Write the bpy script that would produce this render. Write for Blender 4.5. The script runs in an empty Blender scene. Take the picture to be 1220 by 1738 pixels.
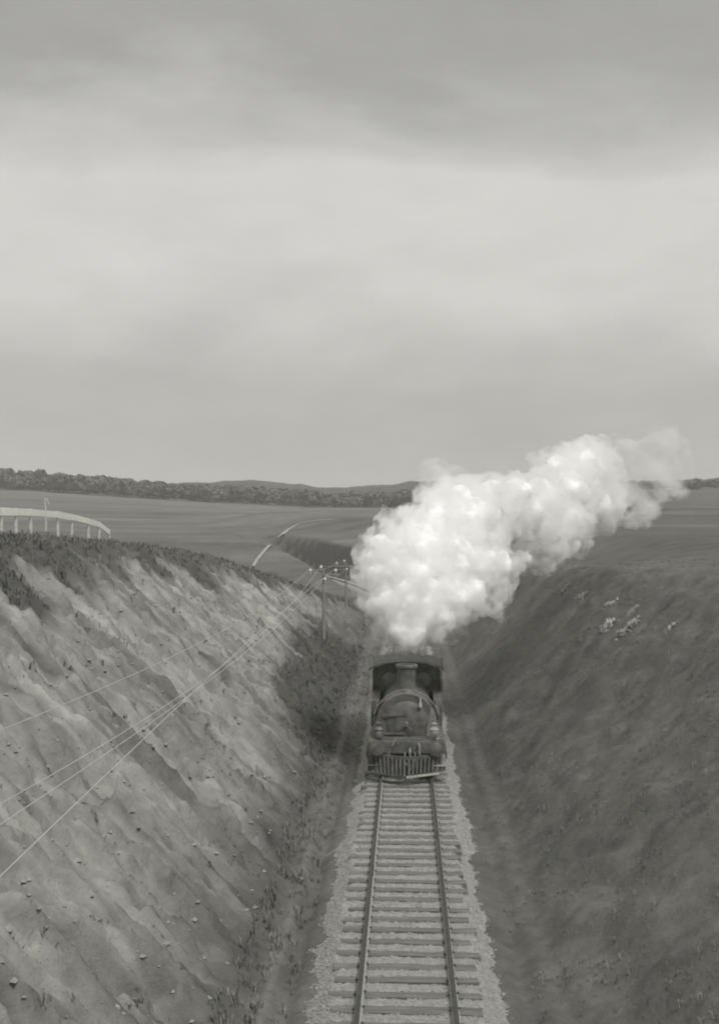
import bpy, bmesh, math, random
import numpy as np
from mathutils import Vector, Matrix

random.seed(7)
rng = np.random.default_rng(11)
R = math.radians
sc = bpy.context.scene
C = sc.collection

# ------------------------------------------------------------------ camera
F = 2000.0                      # focal length in photograph pixels (1220 x 1738)
CAM = Vector((0.0, 0.0, 7.45))
cd = bpy.data.cameras.new('camera')
cam = bpy.data.objects.new('camera', cd)
C.objects.link(cam)
cam.location = CAM
cam.rotation_euler = (R(90 - 0.544), 0, R(2.29))
cd.sensor_fit = 'VERTICAL'
cd.angle_y = 2 * math.atan(869 / F) if hasattr(cd, 'angle_y') else 0.8198
cd.clip_start, cd.clip_end = 0.2, 12000
sc.camera = cam

# ------------------------------------------------------------------ light
SUN_EL, SUN_AZ = 56.0, 146.0    # azimuth clockwise from the track direction (+Y): behind the camera, to the right
w = bpy.data.worlds.new('World')
sc.world = w
w.use_nodes = True
nt = w.node_tree
nt.nodes.clear()


def N(t, kind, **kw):
    n = t.nodes.new(kind)
    for k, v in kw.items():
        setattr(n, k, v)
    return n


def math_node(t, op, a, b=None, clamp=False):
    n = N(t, 'ShaderNodeMath', operation=op, use_clamp=clamp)
    for i, v in enumerate((a, b)):
        if v is None:
            continue
        if isinstance(v, (int, float)):
            n.inputs[i].default_value = v
        else:
            t.links.new(v, n.inputs[i])
    return n.outputs[0]


out = N(nt, 'ShaderNodeOutputWorld')
bg = N(nt, 'ShaderNodeBackground')
bg.inputs['Strength'].default_value = 0.1
sky = N(nt, 'ShaderNodeTexSky', sky_type='NISHITA', sun_disc=False)
sky.sun_elevation = R(SUN_EL)
sky.sun_rotation = R(SUN_AZ)
bw = N(nt, 'ShaderNodeRGBToBW')
nt.links.new(sky.outputs[0], bw.inputs[0])
tc = N(nt, 'ShaderNodeTexCoord')
sep = N(nt, 'ShaderNodeSeparateXYZ')
nt.links.new(tc.outputs['Generated'], sep.inputs[0])
mp = N(nt, 'ShaderNodeMapping')
mp.inputs['Scale'].default_value = (1.0, 1.0, 2.6)
mp.inputs['Location'].default_value = (0.35, 1.9, 0.2)
nt.links.new(tc.outputs['Generated'], mp.inputs['Vector'])
n1 = N(nt, 'ShaderNodeTexNoise')
n1.inputs['Scale'].default_value = 2.6
n1.inputs['Detail'].default_value = 5
n1.inputs['Roughness'].default_value = 0.55
n1.inputs['Distortion'].default_value = 0.3
nt.links.new(mp.outputs[0], n1.inputs['Vector'])
n2 = N(nt, 'ShaderNodeTexNoise')
n2.inputs['Scale'].default_value = 8.0
n2.inputs['Detail'].default_value = 6
n2.inputs['Roughness'].default_value = 0.6
nt.links.new(mp.outputs[0], n2.inputs['Vector'])
# height of the cloud layers, broken up by the noise
h = math_node(nt, 'ADD', sep.outputs['Z'],
              math_node(nt, 'MULTIPLY', math_node(nt, 'SUBTRACT', n1.outputs['Fac'], 0.5), 0.22))
ramp = N(nt, 'ShaderNodeValToRGB')
cr = ramp.color_ramp
stops = [(0.0, .49), (.05, .45), (.09, .46), (.13, .555), (.175, .655), (.25, .67), (.30, .53), (.35, .38),
         (.45, .37), (.65, .60), (1.0, .92)]
cr.elements[0].position, cr.elements[1].position = 0.0, 1.0
for p, v in stops[1:-1]:
    cr.elements.new(p)
for e, (p, v) in zip(sorted(cr.elements, key=lambda e: e.position), stops):
    e.color = (v, v, v, 1)
nt.links.new(h, ramp.inputs[0])
br = math_node(nt, 'ADD', 0.86, math_node(nt, 'MULTIPLY', n2.outputs['Fac'], 0.28))
cl = math_node(nt, 'MULTIPLY', math_node(nt, 'MULTIPLY', ramp.outputs[0], br), 7.07)
mixf = N(nt, 'ShaderNodeMix', data_type='FLOAT')
mixf.inputs[0].default_value = 0.95
nt.links.new(bw.outputs[0], mixf.inputs[2])
nt.links.new(cl, mixf.inputs[3])
tint = N(nt, 'ShaderNodeMix', data_type='RGBA', blend_type='MULTIPLY')
tint.inputs[0].default_value = 1
tint.inputs[7].default_value = (1.0, 0.992, 0.955, 1)
nt.links.new(mixf.outputs[0], tint.inputs[6])
nt.links.new(tint.outputs[2], bg.inputs[0])
nt.links.new(bg.outputs[0], out.inputs[0])

sl = bpy.data.lights.new('sun', 'SUN')
sl.energy = 1.5
sl.angle = R(14)
sl.color = (1.0, 0.99, 0.965)
sun = bpy.data.objects.new('sun', sl)
C.objects.link(sun)
ce = math.cos(R(SUN_EL))
to_sun = Vector((math.sin(R(SUN_AZ)) * ce, math.cos(R(SUN_AZ)) * ce, math.sin(R(SUN_EL))))
sun.rotation_euler = to_sun.to_track_quat('Z', 'Y').to_euler()

sc.view_settings.view_transform = 'Standard'
sc.view_settings.look = 'None'
sc.view_settings.exposure = 0.5
sc.view_settings.gamma = 1.0
sc.view_settings.use_curve_mapping = False
sc.render.engine = 'CYCLES'
cy = sc.cycles
cy.max_bounces, cy.diffuse_bounces, cy.glossy_bounces = 10, 3, 2
cy.volume_bounces, cy.transparent_max_bounces = 8, 8
cy.volume_max_steps = 128
cy.use_denoising = True
cy.sample_clamp_indirect = 4
cy.filter_width = 2.0

# ------------------------------------------------------------------ noise
T2 = rng.random((256, 256))
T3 = rng.random((48, 48, 48))


def vn(x, y, s=0):
    x = np.asarray(x, float) + s * 17.31
    y = np.asarray(y, float) + s * 9.73
    ix, iy = np.floor(x).astype(int), np.floor(y).astype(int)
    fx, fy = x - ix, y - iy
    fx = fx * fx * fx * (fx * (fx * 6 - 15) + 10)
    fy = fy * fy * fy * (fy * (fy * 6 - 15) + 10)
    a, b = T2[ix & 255, iy & 255], T2[(ix + 1) & 255, iy & 255]
    c, d = T2[ix & 255, (iy + 1) & 255], T2[(ix + 1) & 255, (iy + 1) & 255]
    return (a + (b - a) * fx) * (1 - fy) + (c + (d - c) * fx) * fy


def fbm(x, y, o=4, s=0):
    t, a, n = 0, 0.5, 0
    for k in range(o):
        t = t + a * vn(x * 2 ** k, y * 2 ** k, s + k * 3)
        n += a
        a *= 0.5
    return t / n


def vn3(p, s=0):
    p = p + s * 7.7
    i = np.floor(p).astype(int)
    f = p - i
    f = f * f * (3 - 2 * f)
    r = 0
    for dx in (0, 1):
        for dy in (0, 1):
            for dz in (0, 1):
                wgt = ((f[:, 0] if dx else 1 - f[:, 0]) * (f[:, 1] if dy else 1 - f[:, 1]) * (f[:, 2] if dz else 1 - f[:, 2]))
                r = r + wgt * T3[(i[:, 0] + dx) % 48, (i[:, 1] + dy) % 48, (i[:, 2] + dz) % 48]
    return r


def sstep(a, b, x):
    t = np.clip((np.asarray(x, float) - a) / (b - a), 0, 1)
    return t * t * (3 - 2 * t)


# ------------------------------------------------------------------ materials
def tone(v):
    return (v, v * 0.998, v * 0.93, 1)


def material(name, v, rough=0.9, var=0.25, scale=6.0, bump=0.0, bscale=30.0, attr=None, spec=0.3, metal=0.0, stretch=None, detail=6):
    m = bpy.data.materials.new(name)
    m.use_nodes = True
    t = m.node_tree
    b = t.nodes['Principled BSDF']
    b.inputs['Roughness'].default_value = rough
    b.inputs['Metallic'].default_value = metal
    b.inputs['Specular IOR Level'].default_value = spec
    co = N(t, 'ShaderNodeTexCoord')
    vec = co.outputs['Object']
    if stretch:
        mpn = N(t, 'ShaderNodeMapping')
        mpn.inputs['Scale'].default_value = stretch
        t.links.new(vec, mpn.inputs[0])
        vec = mpn.outputs[0]
    nz = N(t, 'ShaderNodeTexNoise')
    nz.inputs['Scale'].default_value = scale
    nz.inputs['Detail'].default_value = detail
    nz.inputs['Roughness'].default_value = 0.65
    t.links.new(vec, nz.inputs['Vector'])
    rm = N(t, 'ShaderNodeMapRange')
    rm.inputs[1].default_value, rm.inputs[2].default_value = 0.3, 0.7
    rm.inputs[3].default_value, rm.inputs[4].default_value = 1 - var, 1 + var
    t.links.new(nz.outputs['Fac'], rm.inputs[0])
    mul = N(t, 'ShaderNodeMix', data_type='RGBA', blend_type='MULTIPLY')
    mul.inputs[0].default_value = 1
    if attr:
        at = N(t, 'ShaderNodeAttribute', attribute_name=attr)
        tn = N(t, 'ShaderNodeMix', data_type='RGBA', blend_type='MULTIPLY')
        tn.inputs[0].default_value = 1
        tn.inputs[7].default_value = tone(v)
        t.links.new(at.outputs['Fac'], tn.inputs[6])
        t.links.new(tn.outputs[2], mul.inputs[6])
    else:
        mul.inputs[6].default_value = tone(v)
    t.links.new(rm.outputs[0], mul.inputs[7])
    t.links.new(mul.outputs[2], b.inputs['Base Color'])
    if bump:
        nb = N(t, 'ShaderNodeTexNoise')
        nb.inputs['Scale'].default_value = bscale
        nb.inputs['Detail'].default_value = 6
        nb.inputs['Roughness'].default_value = 0.7
        t.links.new(vec, nb.inputs['Vector'])
        bp = N(t, 'ShaderNodeBump')
        bp.inputs['Strength'].default_value = 1.0
        bp.inputs['Distance'].default_value = bump
        t.links.new(nb.outputs['Fac'], bp.inputs['Height'])
        t.links.new(bp.outputs[0], b.inputs['Normal'])
    return m


M = {}
M['earth'] = material('earth', 1.0, .95, .20, 2.2, .05, 7.0, 'tone', spec=.15)
M['field'] = material('field', 1.0, .95, .14, .35, .05, 3.0, 'tone', spec=.1)
M['ballast'] = material('ballast', .315, .95, .28, 9, .03, 22, spec=.2)
M['stone'] = material('stone', .33, .9, .3, 4, .01, 30, spec=.2)
M['sleeper'] = material('sleeper', .165, .9, .35, 5, .012, 30, spec=.2, stretch=(.25, 2, 2))
M['rail'] = material('rail', .072, .8, .2, 10, spec=.15)
M['dusty_or_lit_iron'] = material('dusty_or_lit_iron', .34, .85, .25, 10, spec=.2)
M['paint'] = material('loco_paint', .125, .46, .45, 3.5, .002, 12, spec=.5)
M['soot'] = material('sooty_iron', .125, .6, .45, 4, .003, 20, spec=.4)
M['steel'] = material('bright_steel', .45, .35, .2, 10, spec=.6, metal=.4)
M['worn_or_lit_white'] = material('worn_or_lit_white_paint', .50, .7, .35, 14, spec=.3)
M['grey_or_lit_paint'] = material('grey_or_lit_paint', .22, .5, .25, 9, spec=.5)
M['lampglass'] = material('dusty_glass', .16, .25, .2, 4, spec=.7)
M['pole'] = material('pole_wood', .26, .85, .3, 6, .004, 30, spec=.2, stretch=(2, 2, .2))
M['insulator'] = material('insulator_glaze', .75, .25, .05, 4, spec=.6)
M['wire'] = material('wire_metal', .48, .5, .1, 2, spec=.4)
M['board'] = material('white_board', .82, .8, .12, 5, .004, 20, spec=.2)
M['post'] = material('grey_post', .58, .9, .3, 7, .005, 30, spec=.2)
M['grass'] = material('grass', 1.0, .9, .15, 1.5, attr='tone', spec=.15)
M['leaf'] = material('tree_leaf', 1.0, .9, .1, .2, attr='tone', spec=.1)
M['bark'] = material('bark', .09, .95, .3, 3, spec=.1)
M['hill'] = material('hill_wood', .06, .95, .35, .02, .5, .08, spec=.1)
M['path'] = material('pale_dirt', .34, .95, .2, .6, spec=.1)


# ------------------------------------------------------------------ object helpers
def link_mesh(name, me, m, parent=None):
    o = bpy.data.objects.new(name, me)
    C.objects.link(o)
    if m is not None:
        if len(me.materials) == 0:
            me.materials.append(m)
    if parent is not None:
        o.parent = parent
    return o


def np_mesh(name, verts, faces, m=None, parent=None, attr=None, smooth=True):
    me = bpy.data.meshes.new(name)
    verts = np.asarray(verts, np.float32)
    faces = np.asarray(faces, np.int32)
    k = faces.shape[1]
    me.vertices.add(len(verts))
    me.vertices.foreach_set('co', verts.ravel())
    me.loops.add(faces.size)
    me.loops.foreach_set('vertex_index', faces.ravel())
    me.polygons.add(len(faces))
    me.polygons.foreach_set('loop_start', np.arange(0, faces.size, k, dtype=np.int32))
    me.polygons.foreach_set('use_smooth', np.full(len(faces), smooth))
    me.update(calc_edges=True)
    if attr is not None:
        a = me.attributes.new('tone', 'FLOAT', 'POINT')
        a.data.foreach_set('value', np.asarray(attr, np.float32))
    me.validate()
    return link_mesh(name, me, m, parent)


def obj(name, bm, m, parent=None, smooth=False, loc=None):
    me = bpy.data.meshes.new(name)
    bmesh.ops.recalc_face_normals(bm, faces=bm.faces)
    bm.to_mesh(me)
    bm.free()
    if smooth:
        for p in me.polygons:
            p.use_smooth = True
        try:
            me.set_sharp_from_angle(angle=R(38))
        except Exception:
            pass
    o = link_mesh(name, me, m, parent)
    if loc is not None:
        o.location = loc
    return o


def tag(o, label, cat, group=None, kind=None):
    o['label'] = label
    o['category'] = cat
    if group:
        o['group'] = group
    if kind:
        o['kind'] = kind
    return o


def empty(name, loc=(0, 0, 0), rot=(0, 0, 0)):
    o = bpy.data.objects.new(name, None)
    o.empty_display_size = 0.2
    o.location, o.rotation_euler = loc, rot
    C.objects.link(o)
    return o


def box(bm, x0, x1, y0, y1, z0, z1, bevel=0.0):
    r = bmesh.ops.create_cube(bm, size=1)
    for v in r['verts']:
        v.co = Vector(((x0 + x1) / 2 + v.co.x * (x1 - x0), (y0 + y1) / 2 + v.co.y * (y1 - y0), (z0 + z1) / 2 + v.co.z * (z1 - z0)))
    if bevel:
        es = list({e for v in r['verts'] for e in v.link_edges})
        bmesh.ops.bevel(bm, geom=es, offset=bevel, segments=2, affect='EDGES', profile=.6)
    return bm


def lathe(bm, prof, origin=(0, 0, 0), axis='Z', seg=28, close=False):
    """prof: (radius, height) pairs turned round an axis."""
    rows = []
    o = Vector(origin)
    for r_, h_ in prof:
        row = []
        for k in range(seg):
            a = 2 * math.pi * k / seg
            c, s = r_ * math.cos(a), r_ * math.sin(a)
            p = {'Z': (c, s, h_), 'Y': (c, h_, s), 'X': (h_, c, s)}[axis]
            row.append(bm.verts.new(o + Vector(p)))
        rows.append(row)
    for a, b in zip(rows, rows[1:]):
        for k in range(seg):
            bm.faces.new((a[k], a[(k + 1) % seg], b[(k + 1) % seg], b[k]))
    if prof[0][0] > 1e-4:
        bm.faces.new(rows[0])
    if prof[-1][0] > 1e-4:
        bm.faces.new(rows[-1])
    return bm


def tube(bm, pts, r, seg=8):
    pts = [Vector(p) for p in pts]
    rows = []
    for i, p in enumerate(pts):
        d = (pts[min(i + 1, len(pts) - 1)] - pts[max(i - 1, 0)]).normalized()
        up = Vector((0, 0, 1)) if abs(d.z) < .9 else Vector((1, 0, 0))
        s = d.cross(up).normalized()
        u = s.cross(d)
        rr = r[i] if isinstance(r, (list, tuple)) else r
        rows.append([bm.verts.new(p + (s * math.cos(2 * math.pi * k / seg) + u * math.sin(2 * math.pi * k / seg)) * rr) for k in range(seg)])
    for a, b in zip(rows, rows[1:]):
        for k in range(seg):
            bm.faces.new((a[k], a[(k + 1) % seg], b[(k + 1) % seg], b[k]))
    bm.faces.new(rows[0])
    bm.faces.new(rows[-1])
    return bm


def prism(bm, poly, d0, d1, axis='Y'):
    """poly in the plane across AXIS, extruded from d0 to d1."""
    def P3(p, d):
        return {'Y': (p[0], d, p[1]), 'X': (d, p[0], p[1]), 'Z': (p[0], p[1], d)}[axis]
    a = [bm.verts.new(P3(p, d0)) for p in poly]
    b = [bm.verts.new(P3(p, d1)) for p in poly]
    n = len(poly)
    for k in range(n):
        bm.faces.new((a[k], a[(k + 1) % n], b[(k + 1) % n], b[k]))
    bm.faces.new(a)
    bm.faces.new(b)
    return bm


NB = bmesh.new


# ------------------------------------------------------------------ the lie of the land
def pch(xs, ys):
    xs, ys = np.array(xs, float), np.array(ys, float)
    d = np.diff(ys) / np.diff(xs)
    m = np.zeros_like(ys)
    m[1:-1] = np.where(d[:-1] * d[1:] > 0, 2 * d[:-1] * d[1:] / (d[:-1] + d[1:] + 1e-12), 0)
    m[0], m[-1] = d[0], 0

    def f(x):
        x = np.clip(np.asarray(x, float), xs[0], xs[-1])
        i = np.clip(np.searchsorted(xs, x, side='right') - 1, 0, len(xs) - 2)
        hh = xs[i + 1] - xs[i]
        t = (x - xs[i]) / hh
        return ((2 * t ** 3 - 3 * t ** 2 + 1) * ys[i] + (t ** 3 - 2 * t ** 2 + t) * hh * m[i] + (-2 * t ** 3 + 3 * t ** 2) * ys[i + 1] + (t ** 3 - t ** 2) * hh * m[i + 1])
    return f


PL = pch([-80, 0, 20, 32, 46, 55, 65, 80, 95, 110, 128, 150, 165, 180, 200, 260, 350, 500, 900, 4500],
         [8, 7.2, 6.85, 6.45, 5.8, 5.15, 4.1, 1.9, -.3, -1.9, -2.6, -2.1, -.6, .7, 1.15, 1.4, 1.7, 2.0, 2.2, 3])
PR = pch([-80, 0, 20, 38, 60, 80, 90, 100, 115, 130, 150, 175, 200, 260, 400, 900, 4500],
         [6.6, 6, 5.6, 5.15, 4.1, 2.85, 1.7, .2, -1.5, -2.2, -1.8, -.2, .2, 1, 2, 4, 4])
PRR = pch([-80, 0, 38, 60, 100, 200, 400, 800, 1000, 1500, 4500],
          [6.8, 6.4, 5.4, 4.9, 3.8, 3.4, 5.6, 10, 12, 13, 13])
RAILZ = pch([-80, 0, 260, 330, 4500], [1.6, 0, -5.2, -5.6, -5.6])


def xc(y):
    y = np.asarray(y, float)
    return np.where(y > 86, -(np.clip(y, 86, 400) - 86) ** 2 / 740.0, 0.0)


def zr(y):
    return RAILZ(y)


def natural(x, y):
    x, y = np.asarray(x, float), np.asarray(y, float)
    L, r8, r30 = PL(y), PR(y), PRR(y)
    x0, x = x, x - xc(y) * (1 - sstep(300, 400, y))
    mid = (L + r8) / 2
    z = np.where(x < 0, mid + (L - mid) * sstep(0, 8, -x), np.where(x < 8, mid + (r8 - mid) * sstep(0, 8, x), r8 + (r30 - r8) * sstep(8, 30, x)))
    x = x0
    z = z + sstep(150, 900, y) * .062 * np.clip(-x - 70, 0, 500)
    z = z + sstep(250, 1000, y) * .030 * np.clip(x - 60, 0, 500)
    return z


def land(x, y, detail=True):
    """height of the ground and its surface tone."""
    x, y = np.asarray(x, float), np.asarray(y, float)
    nat = natural(x, y)
    big = fbm(x * .05, y * .05, 3, 5) - .5
    nat = nat + big * .5 * sstep(20, 60, np.abs(x)) + (fbm(x * .01, y * .01, 3, 9) - .5) * 3 * sstep(200, 500, y)
    s = x - xc(y)
    d = np.abs(s)
    zf = zr(y) - .42
    zf = zf + (nat - zf) * sstep(205, 245, y)
    left = s < 0
    hw = 2.6 + (fbm(y * .15, s * 0 + 3, 3, 21) - .5) * .7 * (1 - sstep(90, 120, y))
    tl = np.full_like(d, .87)
    trr = np.clip(.83 + (y - 38) * .006, .8, 1.05)
    tn = np.where(left, tl, trr)
    up = zf + (d - hw) * tn
    up = np.where(d < hw, zf, up)
    down = zf - np.clip(d - 2.4, 0, None) * .6
    k = 1.1
    hmix = np.clip(.5 + .5 * (nat - up) / k, 0, 1)
    cut = nat + (up - nat) * hmix - k * hmix * (1 - hmix) * .75      # smooth minimum rounds the crest
    cut = np.where(d < hw, np.minimum(zf, np.maximum(cut, zf - .05)), cut)
    z = np.where(nat > zf, np.where(up < nat + 3, cut, nat), np.maximum(nat, down))
    # drain on either side of the formation, with a pale spoil lip on the left one
    dr = sstep(1.75, 1.95, d) * (1 - sstep(2.05, 2.3, d))
    near = 1 - sstep(105, 125, y)
    z = z - .12 * dr * near
    lip = np.exp(-((s + 2.36 + .12 * (fbm(y * .4, 0 * y, 2, 31) - .5)) / .13) ** 2) + .55 * np.exp(-((s - 2.42) / .15) ** 2)
    z = z + .06 * lip * near
    # ---- relief
    depth = np.clip(nat - up, 0, 99)                         # how far below the natural surface the cut lies
    face = sstep(.15, .9, d - hw) * sstep(-.6, .5, nat - up) * near
    if detail:
        wy = y + 1.2 * (fbm(s * .35, y * .3, 3, 40) - .5) * 2 + s * .10
        n = fbm(wy * .95, s * .20, 4, 41)
        ridge = 1 - np.abs(2 * n - 1) * 1.6
        fine = fbm(wy * 2.9, s * .75, 4, 45) - .5
        pick = fbm(wy * 5.5, s * 1.7, 3, 47) - .5
        lump = fbm(x * 1.4, y * 1.4, 4, 50) - .5
        small = fbm(x * 4.2, y * 3.6, 3, 54) - .5
        zl = ridge * .20 + fine * .72 + pick * .34 + lump * .34 + small * .14 - .16
        zl = zl - .30 * sstep(.58, .68, fbm(wy * 2.4, s * 1.1, 3, 60))
        zrg = lump * .35 + small * .12 + (fbm(x * .5, y * .5, 3, 64) - .5) * .7
        z = z + face * np.where(left, zl, zrg)
        rest = sstep(.3, 1.2, d - hw) * (1 - face) * (1 - sstep(100, 160, y))
        z = z + rest * ((fbm(x * .8, y * .8, 4, 70) - .5) * .5 + small * .12)
        z = z + (1 - sstep(.0, .6, d - hw)) * (small * .12 + lump * .07) * near
    # ---- tone of the surface (its cover, plus some painted shade)
    g = fbm(x * .6, y * .6, 4, 80)
    g2 = fbm(x * .08, y * .08, 3, 83)
    grass = .140 + .05 * (g - .5) + .03 * (g2 - .5)
    field = .155 + .06 * (g2 - .5) + .10 * (fbm(x * .012, y * .05, 4, 88) - .5) + .06 * (fbm(x * .12, y * .12, 3, 89) - .5)
    soil = .262 + .19 * (fbm(y * 1.1 + s * .1, s * .17, 4, 84) - .5) + .24 * (fbm(y * 4.2 + s * .4, s * .9, 3, 86) - .5) + .10 * (g - .5)
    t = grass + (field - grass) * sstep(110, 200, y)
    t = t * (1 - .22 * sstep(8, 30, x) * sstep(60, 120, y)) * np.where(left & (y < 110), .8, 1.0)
    bare = face * sstep(.7, 2.0, depth + (g - .5) * 3.4) * left
    # darker tone on the lower bank beyond the bare earth
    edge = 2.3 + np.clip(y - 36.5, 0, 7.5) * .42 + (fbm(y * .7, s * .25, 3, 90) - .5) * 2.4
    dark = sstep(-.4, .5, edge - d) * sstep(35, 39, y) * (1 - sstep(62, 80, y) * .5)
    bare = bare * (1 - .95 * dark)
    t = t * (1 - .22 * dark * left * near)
    soil_shade = 1 - .42 * (1 - sstep(.5, 2.4, d - hw + (g - .5) * 1.5)) - .10 * (1 - sstep(11, 20, y + (g2 - .5) * 10))  # shade at the bank foot and near end, darkened into the soil colour
    t = t + (soil * soil_shade - t) * bare
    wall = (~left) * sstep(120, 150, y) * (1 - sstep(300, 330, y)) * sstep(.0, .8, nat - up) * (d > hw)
    t = t + (.085 - t) * wall                                # shade of the far cutting's right wall, painted into the tone
    form = (1 - sstep(-.15, .35, d - hw)) * near
    t = t + ((.13 + .06 * (g - .5)) - t) * form
    t = t + (.185 - t) * np.clip(lip * (s < 0), 0, 1) * near * .7 * sstep(.35, .6, fbm(y * .5, s * 0, 3, 95))
    return z, t, face, bare, dark, depth


def ray(px, py):
    v = Vector(((px - 610) / F, -(py - 869) / F, -1.0))
    return cam.rotation_euler.to_matrix() @ v


def at(px, py, Y):
    v = ray(px, py)
    return CAM + v * (Y / v.y)


def hit(px, py, y0=9.0, y1=1500.0):
    v = ray(px, py)
    ys = np.geomspace(y0, y1, 2500)
    p = np.array(CAM)[None] + np.outer(ys / v.y, np.array(v))
    zt = land(p[:, 0], p[:, 1])[0]
    i = np.argmax(p[:, 2] < zt)
    return Vector((p[i, 0], p[i, 1], zt[i]))


def ground(x, y):
    return float(land(np.array([float(x)]), np.array([float(y)]))[0][0])


# one continuous grid, finer where the camera looks closely, then cut into named pieces
xs = np.concatenate([-np.geomspace(3000, 16, 60), np.arange(-15.8, -13, .2), np.arange(-13, -1.6, .085), np.arange(-1.6, 1.6, .2),
                     np.arange(1.6, 12.5, .12), np.arange(12.5, 20, .25), np.geomspace(20, 3000, 60)])
ys = np.concatenate([np.linspace(-75, 7, 24), np.geomspace(8, 110, 560), np.geomspace(110.6, 260, 170), np.geomspace(263, 4300, 150)])
X, Y = np.meshgrid(xs, ys)
Z, TN, FACE, BARE, DARK, DEP = land(X.ravel(), Y.ravel())
V = np.stack([X.ravel(), Y.ravel(), Z], 1)
nx, ny = len(xs), len(ys)
idx = np.arange(nx * ny).reshape(ny, nx)
Q = np.stack([idx[:-1, :-1], idx[:-1, 1:], idx[1:, 1:], idx[1:, :-1]], -1).reshape(-1, 4)
cxm = V[Q].mean(1)
sm = cxm[:, 0] - xc(cxm[:, 1])
fc = FACE[Q].mean(1) > .15
lf = fc & (sm < 0)
rf = fc & (sm > 0)
form = (~fc) & (np.abs(sm) < 3.4) & (cxm[:, 1] < 240)
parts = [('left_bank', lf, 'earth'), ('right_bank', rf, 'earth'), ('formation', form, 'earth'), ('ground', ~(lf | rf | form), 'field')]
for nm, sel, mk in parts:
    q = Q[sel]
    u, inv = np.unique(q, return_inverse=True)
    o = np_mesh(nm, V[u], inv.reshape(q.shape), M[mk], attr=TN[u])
    o['kind'] = 'structure'

# ------------------------------------------------------------------ ballast
bx = np.arange(-2.1, 2.11, .06)
by = np.concatenate([np.geomspace(7, 60, 640), np.geomspace(60.3, 235, 120)])
BX, BY = np.meshgrid(bx, by)
SPACING = 0.61
SL0 = 6.2


def ballast_z(s, y):
    d = np.abs(s)
    side = np.where(s < 0, 0, 50)
    e = 1.2 + .30 * (fbm(y * 1.1, side, 4, 101) - .5) + .12 * (fbm(y * 2.3, side + 7, 3, 102) - .5)
    for yy, sd, am in ((31.0, 1, .1), (28.9, 1, .1), (17.5, 1, .16), (28.4, -1, .10), (24.6, -1, .06)):
        e = e + np.where(np.sign(s) == sd, am * np.exp(-((y - yy) / .55) ** 2), 0)
    ph = (y - SL0) / SPACING
    ph = np.abs(ph - np.round(ph)) * SPACING                  # distance from the nearest sleeper's middle line
    crib = .035 * sstep(.09, .19, ph) + .018 * (fbm(s * 1.3, y * 1.7, 3, 104) - .35)
    top = zr(y) - .185 + crib + np.where(d > 1.22, .02, 0)
    z = top - np.clip(d - e, 0, None) * .75
    return z + (fbm(s * 9, y * 9, 2, 108) - .5) * .03


BZ = ballast_z(BX.ravel(), BY.ravel())
bi = np.arange(BX.size).reshape(BX.shape)
BQ = np.stack([bi[:-1, :-1], bi[:-1, 1:], bi[1:, 1:], bi[1:, :-1]], -1).reshape(-1, 4)
o = np_mesh('ballast_bed', np.stack([BX.ravel() + xc(BY.ravel()), BY.ravel(), BZ], 1), BQ, M['ballast'])
o['kind'] = 'structure'


def scatter_stones(name, P, size, m, squash=.7):
    """many small irregular stones in one mesh."""
    base = np.array([(1, 0, 0), (-1, 0, 0), (0, 1, 0), (0, -1, 0), (0, 0, 1), (0, 0, -1)], float)
    fa = np.array([(0, 2, 4), (2, 1, 4), (1, 3, 4), (3, 0, 4), (2, 0, 5), (1, 2, 5), (3, 1, 5), (0, 3, 5)])
    n = len(P)
    v = base[None] * (1 + .45 * (rng.random((n, 6, 1)) - .5)) + .25 * (rng.random((n, 6, 3)) - .5)
    a = rng.random(n) * 6.283
    c, s = np.cos(a)[:, None], np.sin(a)[:, None]
    vx, vy = v[..., 0] * c - v[..., 1] * s, v[..., 0] * s + v[..., 1] * c
    v = np.stack([vx, vy, v[..., 2] * squash], -1) * np.asarray(size).reshape(-1, 1, 1) + P[:, None]
    f = fa[None] + (np.arange(n) * 6)[:, None, None]
    o = np_mesh(name, v.reshape(-1, 3), f.reshape(-1, 3), m, smooth=False)
    return o


n = 24000
sy = 10 * np.exp(rng.random(n) * math.log(44 / 10))
sx = (rng.random(n) - .5) * 3.7
keep = np.abs(np.abs(sx) - .75) > .07
ph = (sy - SL0) / SPACING
ph = np.abs(ph - np.round(ph)) * SPACING
keep &= ~((ph < .1) & (np.abs(sx) < 1.2) & (rng.random(n) < .85))
sx, sy = sx[keep], sy[keep]
sz = ballast_z(sx, sy)
gz = land(sx, sy)[0]
ok = sz > gz - .03 - .05 * rng.random(len(sz)) ** 3
P = np.stack([sx, sy, np.maximum(sz, gz) + .004], 1)[ok]
o = scatter_stones('ballast_gravel', P, .012 + .018 * rng.random(len(P)), M['stone'])
tag(o, 'pale broken stone lying between and beside the sleepers', 'gravel', kind='stuff')

# ------------------------------------------------------------------ railway track
track = empty('railway_track', (0, 6, float(zr(6))))
tag(track, 'single railway track of dark rails on timber sleepers running down the cutting', 'railway track')
off = -Vector(track.location)


def sleeper_mesh(sd):
    r_ = random.Random(sd)
    bm = NB()
    L, W, H = 1.22 + r_.uniform(-.06, .06), .115 + r_.uniform(-.012, .015), .13
    box(bm, -L, L, -W, W, -H, 0)
    bmesh.ops.subdivide_edges(bm, edges=[e for e in bm.edges if abs(e.verts[0].co.x - e.verts[1].co.x) > 1], cuts=5)
    for v in bm.verts:
        v.co += Vector((r_.uniform(-.02, .02), r_.uniform(-.014, .014), r_.uniform(-.009, .009)))
    me = bpy.data.meshes.new('sleeper')
    bmesh.ops.recalc_face_normals(bm, faces=bm.faces)
    bm.to_mesh(me)
    bm.free()
    me.materials.append(M['sleeper'])
    return me


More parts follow.
